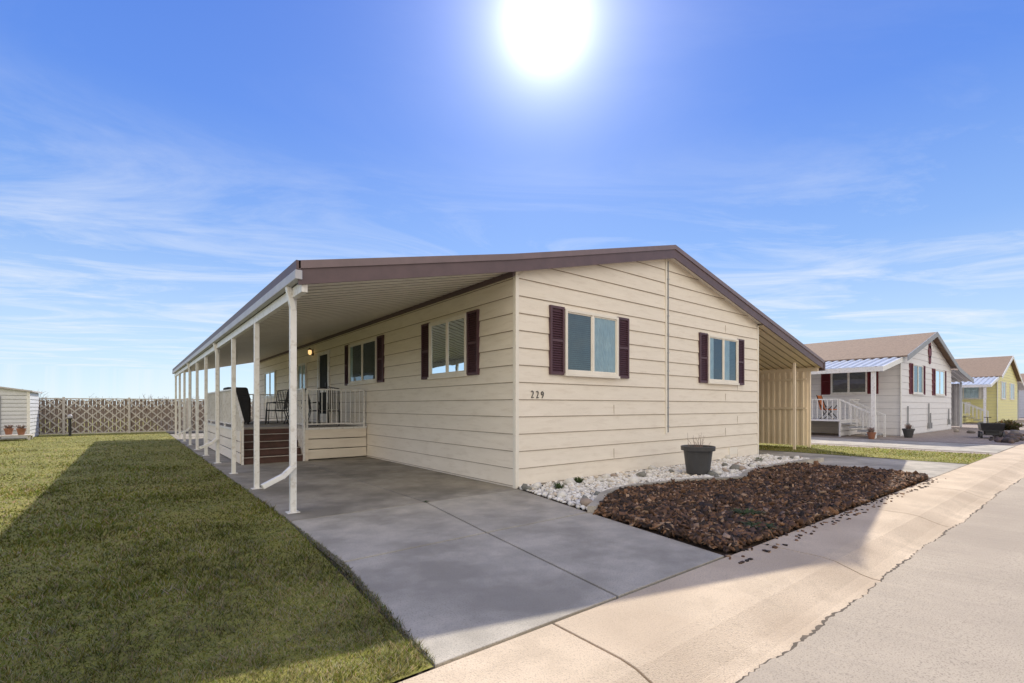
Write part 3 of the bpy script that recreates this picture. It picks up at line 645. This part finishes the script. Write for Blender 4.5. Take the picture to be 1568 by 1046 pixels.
# ------------------------------------------------------------------ NEIGHBOURS
def neighbor(name,u0,u1,v0,length,zeave,zr,wall,smat,awl,awr,roofm,fas,wins,lap=0.3,awz=2.95):
    h=empty(name); m=(u0+u1)/2; ov=0.3; s=(zr-zeave)/(m-u0+ov)
    def top(u): return zr-abs(u-m)*s
    a=MB(); a.prism([(u0,v0,0),(u1,v0,0),(u1,v0,top(u1)-0.14),(m,v0,zr-0.14),(u0,v0,top(u0)-0.14)],(0,length,0)); a.obj('walls',wall,h)
    a=MB(); lpn=MB(); zz=top(u0)-0.14
    siding(a,mapper('F',v0),u0,u1,0.03,zr-0.15,lap,lambda z:((u0,u1) if z<=zz else (u0+(z-zz)/s,u1-(z-zz)/s)),lapmb=lpn)
    siding(a,mapper('L',u0),v0,v0+length,0.03,zz,lap,lapmb=lpn); a.obj('lap_siding',wall,h); lpn.obj('lap_shadow_lines',mGutter,h)
    a=MB()
    for (p,zp),(q,zq) in (((u0-ov,top(u0-ov)),(m,zr)),((m,zr),(u1+ov,top(u1+ov)))):
        a.prism([(p,v0-0.3,zp),(q,v0-0.3,zq),(q,v0-0.3,zq-0.06),(p,v0-0.3,zp-0.06)],(0,length+0.6,0))
    a.obj('roof',roofm,h)
    f=MB()
    pts=[(u0-ov,top(u0-ov)),(m,zr),(u1+ov,top(u1+ov))]
    if awr: pts.append((u1+awr,awz+0.1))
    for (p,zp),(q,zq) in zip(pts,pts[1:]): f.prism([(p,v0-0.34,zp+0.01),(q,v0-0.34,zq+0.01),(q,v0-0.34,zq-0.24),(p,v0-0.34,zp-0.24)],(0,0.035,0))
    f.obj('fascia',fas,h)
    if awr:
        a=MB(); ribbed(a,pane(u1+0.02,top(u1)-0.25,u1+awr,awz-0.05),v0-0.3,v0+length,60,0.04)
        for y in (v0+0.2,v0+3,v0+6): a.box((u1+awr-0.2,y,0),(u1+awr-0.1,y+0.1,awz-0.05))
        a.obj('side_awning',mRoofMetal,h)
        a=MB(); ribbed(a,lambda t,k,hh:(u1+awr-0.25-hh,t,0.05+(awz-0.2)*k),v0+0.3,v0+length-1,50,0.03); a.obj('side_screen',mGutter,h)
    if awl:
        a=MB(); ribbed(a,pane(u0-awl,awz,u0-0.02,top(u0)-0.12),v0-0.1,v0+length-1,50,0.05); a.obj('porch_awning',mRoofMetal,h)
        a=MB(); a.box((u0-awl-0.08,v0-0.14,awz-0.17),(u0-awl,v0+length-1,awz+0.03)); a.prism([(u0-awl,v0-0.14,awz-0.17),(u0-0.02,v0-0.14,top(u0)-0.32),(u0-0.02,v0-0.14,top(u0)-0.10),(u0-awl,v0-0.14,awz+0.03)],(0,0.035,0))
        for y in (0.15,3.6,7.2,10.8): a.box((u0-awl+0.02,v0+y,0),(u0-awl+0.16,v0+y+0.14,awz-0.0))
        a.box((u0-0.1,v0-0.03,0),(u0+0.05,v0-0.001,top(u0)-0.3))
        a.obj('porch_posts',mWhite,h)
        a=MB(); a.box((u0-awl+0.3,v0+1.5,0.68),(u0-0.03,v0+length-3,0.75))
        for z in (0.04,0.26,0.48): a.box((u0-awl+0.32,v0+1.5,z),(u0-0.03,v0+1.52,z+0.19)); 
        a.obj('porch_deck',wall,h)
        a=MB()
        for i in range(4): a.box((u0-awl+0.5,v0+0.3+i*0.3,0.15*(i+1)-0.05),(u0-awl+1.7,v0+0.62+i*0.3,0.15*(i+1)))
        a.obj('porch_steps',mGreyTrim,h)
        a=MB()
        for uu in (u0-awl+0.48,u0-awl+1.72):
            a.beam((uu,v0+0.25,0.95),(uu,v0+1.55,1.65),0.06,0.06); a.beam((uu,v0+0.25,0),(uu,v0+0.25,0.98),0.07,0.07); a.beam((uu,v0+1.55,0),(uu,v0+1.55,1.68),0.07,0.07)
            for i in range(1,6): a.beam((uu,v0+0.25+i*0.22,0.1+i*0.12),(uu,v0+0.25+i*0.22,0.95+i*0.12),0.03,0.03)
        for (ua,ub) in ((u0-awl+1.75,u0-0.1),):
            a.beam((ua,v0+1.55,1.65),(ub,v0+1.55,1.65),0.06,0.05); n=int((ub-ua)/0.18)
            for i in range(n+1): a.beam((ua+i*0.18,v0+1.55,0.78),(ua+i*0.18,v0+1.55,1.65),0.03,0.03)
        a.beam((u0-awl+0.35,v0+1.6,1.65),(u0-awl+0.35,v0+length-3,1.65),0.06,0.05)
        for i in range(45): a.beam((u0-awl+0.35,v0+1.6+i*0.2,0.78),(u0-awl+0.35,v0+1.6+i*0.2,1.65),0.03,0.03)
        a.obj('porch_railing',mWhite,h)
    for w in wins: window(h,w[0],v0 if w[0]=='F' else u0,w[1],w[2],w[3],w[4],shut=w[5],smat=smat,fmat=mWhite,curt=w[6])
    return h,m,zr
h,m,zr=neighbor('white_mobile_home',22.25,32.6,0.0,17,3.60,5.15,mWhiteSid,mMaroon,3.1,4.6,mRoof,mGreyTrim,
   [('F',24.1,25.9,1.95,3.35,0.5,'split'),('F',28.5,30.6,1.95,3.3,0.5,'white'),('L',1.25,2.75,1.95,3.2,0.42,'blind'),('L',6.5,8.2,1.95,3.2,0.42,'blind')])
a=MB()
for t,(dz,s) in enumerate(((0,0.34),(-0.42,0.22),(0.34,0.2))):
    a.prism([(m+s*math.cos(k*math.pi/4+math.pi/8),-0.05,4.15+dz+s*math.sin(k*math.pi/4+math.pi/8)) for k in range(8)],(0,0.03+0.003*t,0))
a.obj('gable_ornament',mMaroon,h)
a=MB()
for u,z0,z1 in ((23.1,0.25,1.35),(27.0,0.2,1.5),(27.35,0.2,1.0),(31.6,0.3,1.2)):
    a.box((u,-0.12,z0),(u+0.16,-0.02,z0+0.3)); a.tube([(u+0.08,-0.06,z0+0.3),(u+0.08,-0.06,z1)],0.03,6)
a.obj('utility_meters',mGreyTrim,h)
neighbor('yellow_mobile_home',49.5,61.5,0.0,16,3.75,5.75,mYell,mWhite,4.0,3.5,mRoof,mWhite,
   [('F',51.5,53.5,1.95,3.4,0.45,'white'),('F',56.5,58.7,1.95,3.4,0.45,'white'),('L',1.0,3.0,1.95,3.3,0.4,'white')],lap=0.25)
neighbor('grey_mobile_home',76,88,0.0,16,3.7,5.4,mShed,mGreyTrim,0,0,mRoof,mWhite,[('F',78,80,1.95,3.4,0.4,'white')])
e=empty('folding_chair',(20.6,2.3,0.75)); a=MB(); a.box((-0.28,-0.25,0.42),(0.28,0.25,0.47)); a.prism([(-0.28,0.24,0.45),(0.28,0.24,0.45),(0.28,0.40,1.1),(-0.28,0.40,1.1)],(0,0.03,0)); a.obj('sling',mOrange,e)
a=MB()
for x in (-0.28,0.28): a.beam((x,-0.28,0),(x,0.28,0.68),0.03,0.03); a.beam((x,0.28,0),(x,-0.26,0.66),0.03,0.03); a.beam((x,0.1,0.2),(x,0.42,1.12),0.03,0.03)
a.obj('legs',mBlack,e)
for (x,y,s) in ((21.2,-0.5,1.1),(18.9,0.2,0.8)):
    e=empty('flower_pot',(x,y,0)); a=MB(); a.lathe((0,0,0),[(0.12*s,0),(0.18*s,0.28*s),(0.2*s,0.29*s),(0.2*s,0.35*s),(0.16*s,0.35*s),(0.14*s,0.3*s),(0,0.3*s)],14); a.obj('pot',mTerra if s<1 else mPot,e)
    tuft('dry_plant',(0,0,0.3*s),50,0.3,0.22,mTwig,0.02,e)
def leafy(name,c,rad,h,n=900):
    t=rng.uniform(0,6.28,n); rr=rad*rng.random(n)**.5; z=h*(rng.random(n))*(1-(rr/rad)**2*0.7)
    x=c[0]+rr*np.cos(t)*(1+.2*np.sin(3*t)); y=c[1]+rr*np.sin(t); s=rng.uniform(0.03,0.07,n)
    V=np.stack([np.stack([x,y,z+0.02],1)+rng.normal(0,1,(n,3))*s[:,None] for _ in range(3)],1)
    col=np.stack([rng.uniform(.08,.16,n),rng.uniform(.08,.12,n),rng.uniform(.03,.06,n)],1)
    npmesh(name,V.reshape(-1,3),np.arange(3*n),3,mBlade,np.repeat(col[:,None],3,1).reshape(-1,3))
for p in ((34,-2,0.6,0.35),(40,-1.5,0.7,0.4)): leafy('low_shrub',p[:2],p[2],p[3])
# dark garden wagon parked on the gravel
wg=empty('garden_wagon',(23.6,-2.75,0)); wg.rotation_euler=(0,0,R(12))
a=MB(); a.box((-0.6,-0.32,0.30),(0.6,0.32,0.34))
for s in (-1,1): a.prism([(-0.6,s*0.32,0.34),(0.6,s*0.32,0.34),(0.66,s*0.36,0.62),(-0.66,s*0.36,0.62)],(0,0.02,0)); a.prism([(s*0.6,-0.32,0.34),(s*0.6,0.32,0.34),(s*0.66,0.36,0.62),(s*0.66,-0.36,0.62)],(0.02,0,0))
a.tube([(0.62,0,0.30),(1.0,0,0.4),(1.25,0,0.85)],0.016,6); a.tube([(1.25,-0.12,0.85),(1.25,0.12,0.85)],0.016,6)
a.obj('tray_and_handle',mBlack,wg)
a=MB()
for x in (-0.42,0.42):
    for y in (-0.36,0.30):
        a.tube([(x,y,0.14),(x,y+0.07,0.14)],0.14,16)
    a.tube([(x,-0.34,0.14),(x,0.34,0.14)],0.015,6); a.box((x-0.03,-0.2,0.14),(x+0.03,0.2,0.30))
a.obj('wheels',mPot,wg)
e=empty('board_fence'); a=MB()
x=70.0
while x<140: a.box((x,30,0),(x+0.19,30.03,1.8)); x+=0.2
x=12
while x<70: a.box((x,34,0),(x+0.19,34.03,1.8)); x+=0.2
a.obj('boards',mFenceB,e)

# ------------------------------------------------------------------ LIGHT
TH=47.6; EL=38.5
sv=Vector((math.cos(R(TH))*math.cos(R(EL)),math.sin(R(TH))*math.cos(R(EL)),math.sin(R(EL))))
ld=bpy.data.lights.new('sun','SUN'); ld.energy=5.0; ld.angle=R(0.5); ld.color=(1.0,0.925,0.79)
lo=bpy.data.objects.new('sun',ld); scene.collection.objects.link(lo); lo.rotation_euler=sv.to_track_quat('Z','Y').to_euler(); lo.location=sv*50
w=bpy.data.worlds.new('World'); scene.world=w; w.use_nodes=True
try:
    w.cycles.sampling_method='MANUAL'; w.cycles.sample_map_resolution=512
except Exception: pass
N=w.node_tree.nodes; L=w.node_tree.links; bg=N['Background']; bg.inputs['Strength'].default_value=0.15
sky=N.new('ShaderNodeTexSky'); sky.sky_type='NISHITA'; sky.sun_disc=False; sky.sun_elevation=R(EL); sky.sun_rotation=R(90-TH)
sky.altitude=1300; sky.air_density=1.0; sky.dust_density=0.3; sky.ozone_density=2.5
tc=N.new('ShaderNodeTexCoord'); D=tc.outputs['Generated']
nrm=N.new('ShaderNodeVectorMath'); nrm.operation='NORMALIZE'; L.new(D,nrm.inputs[0]); D=nrm.outputs[0]
sep=N.new('ShaderNodeSeparateXYZ'); L.new(D,sep.inputs[0])
def math_(op,a,b=None,c=None,clamp=False):
    n=N.new('ShaderNodeMath'); n.operation=op; n.use_clamp=clamp
    for i,x in enumerate((a,b,c)):
        if x is None: continue
        if isinstance(x,(int,float)): n.inputs[i].default_value=x
        else: L.new(x,n.inputs[i])
    return n.outputs[0]
gr=N.new('ShaderNodeValToRGB'); L.new(sep.outputs['Z'],gr.inputs['Fac'])
cr=gr.color_ramp; cr.elements[0].position=0.0; cr.elements[0].color=(0.72,0.88,1.0,1); cr.elements[1].position=0.75; cr.elements[1].color=(0.07,0.19,0.76,1)
for p,c in ((0.10,(0.57,0.77,1.0)),(0.28,(0.27,0.48,0.95)),(0.48,(0.12,0.29,0.88))):
    q=cr.elements.new(p); q.color=(*c,1)
sc=N.new('ShaderNodeVectorMath'); sc.operation='SCALE'; L.new(gr.outputs['Color'],sc.inputs[0]); sc.inputs['Scale'].default_value=6.67
m0=N.new('ShaderNodeMix'); m0.data_type='RGBA'; m0.inputs[0].default_value=0.84; L.new(sky.outputs[0],m0.inputs[6]); L.new(sc.outputs[0],m0.inputs[7])
# cirrus
zc=math_('MAXIMUM',sep.outputs['Z'],0.06)
px=math_('DIVIDE',sep.outputs['X'],zc); py=math_('DIVIDE',sep.outputs['Y'],zc)
cb=N.new('ShaderNodeCombineXYZ'); L.new(px,cb.inputs[0]); L.new(py,cb.inputs[1])
mp2=N.new('ShaderNodeMapping'); mp2.inputs['Rotation'].default_value=(0,0,R(30)); L.new(cb.outputs[0],mp2.inputs[0])
mp=N.new('ShaderNodeMapping'); mp.inputs['Scale'].default_value=(0.40,0.80,1); mp.inputs['Location'].default_value=(3.3,1.4,0); L.new(mp2.outputs[0],mp.inputs[0])
nz=N.new('ShaderNodeTexNoise'); nz.inputs['Scale'].default_value=1.3; nz.inputs['Detail'].default_value=7; nz.inputs['Roughness'].default_value=0.66; nz.inputs['Distortion'].default_value=0.9
L.new(mp.outputs[0],nz.inputs['Vector'])
rp=N.new('ShaderNodeValToRGB'); rp.color_ramp.elements[0].position=0.46; rp.color_ramp.elements[1].position=0.80; L.new(nz.outputs['Fac'],rp.inputs['Fac'])
el=N.new('ShaderNodeMapRange'); el.inputs[1].default_value=0.46; el.inputs[2].default_value=0.20; el.inputs[3].default_value=0.06; el.inputs[4].default_value=0.85; L.new(sep.outputs['Z'],el.inputs[0])
cf=math_('MULTIPLY',rp.outputs['Color'],el.outputs[0],clamp=True)
mx=N.new('ShaderNodeMix'); mx.data_type='RGBA'; L.new(cf,mx.inputs[0]); L.new(m0.outputs[2],mx.inputs[6]); mx.inputs[7].default_value=(6.2,6.4,6.7,1)
# added unseen warm sky fill behind the camera, brightens the shaded walls
dh=N.new('ShaderNodeVectorMath'); dh.operation='DOT_PRODUCT'; L.new(D,dh.inputs[0]); dh.inputs[1].default_value=(-0.40,-0.88,0.25)
bk=N.new('ShaderNodeMapRange'); bk.interpolation_type='SMOOTHSTEP'; bk.inputs[1].default_value=0.12; bk.inputs[2].default_value=0.75; bk.inputs[3].default_value=0.0; bk.inputs[4].default_value=1.0; L.new(dh.outputs['Value'],bk.inputs[0])
mb_=N.new('ShaderNodeMix'); mb_.data_type='RGBA'; L.new(bk.outputs[0],mb_.inputs[0]); L.new(mx.outputs[2],mb_.inputs[6]); mb_.inputs[7].default_value=(9.3,8.6,7.6,1)
# sun aureole (soft, several scattering lobes)
dt=N.new('ShaderNodeVectorMath'); dt.operation='DOT_PRODUCT'; L.new(D,dt.inputs[0]); dt.inputs[1].default_value=sv
dc=math_('MAXIMUM',dt.outputs['Value'],0.0)
gs=None
for p_,k_ in ((4000.0,40.0),(700.0,9.0),(200.0,3.6),(60.0,1.6),(14.0,0.45)):
    t_=math_('MULTIPLY',math_('POWER',dc,p_),k_); gs=t_ if gs is None else math_('ADD',gs,t_)
gc=N.new('ShaderNodeCombineXYZ'); L.new(gs,gc.inputs[0]); L.new(gs,gc.inputs[1]); L.new(gs,gc.inputs[2])
ad=N.new('ShaderNodeVectorMath'); ad.operation='ADD'; L.new(mb_.outputs[2],ad.inputs[0]); L.new(gc.outputs[0],ad.inputs[1])
L.new(ad.outputs[0],bg.inputs['Color'])

# ------------------------------------------------------------------ CAMERA
cam=bpy.data.cameras.new('camera'); co=bpy.data.objects.new('camera',cam); scene.collection.objects.link(co)
co.location=(CU,CV,1.35); co.rotation_euler=(R(90),0,R(51.65-90))
cam.sensor_width=36; cam.lens=16.94; cam.shift_y=0.0631; cam.clip_start=0.05; cam.clip_end=4000
scene.camera=co
scene.view_settings.view_transform='Standard'; scene.view_settings.look='None'; scene.view_settings.exposure=0
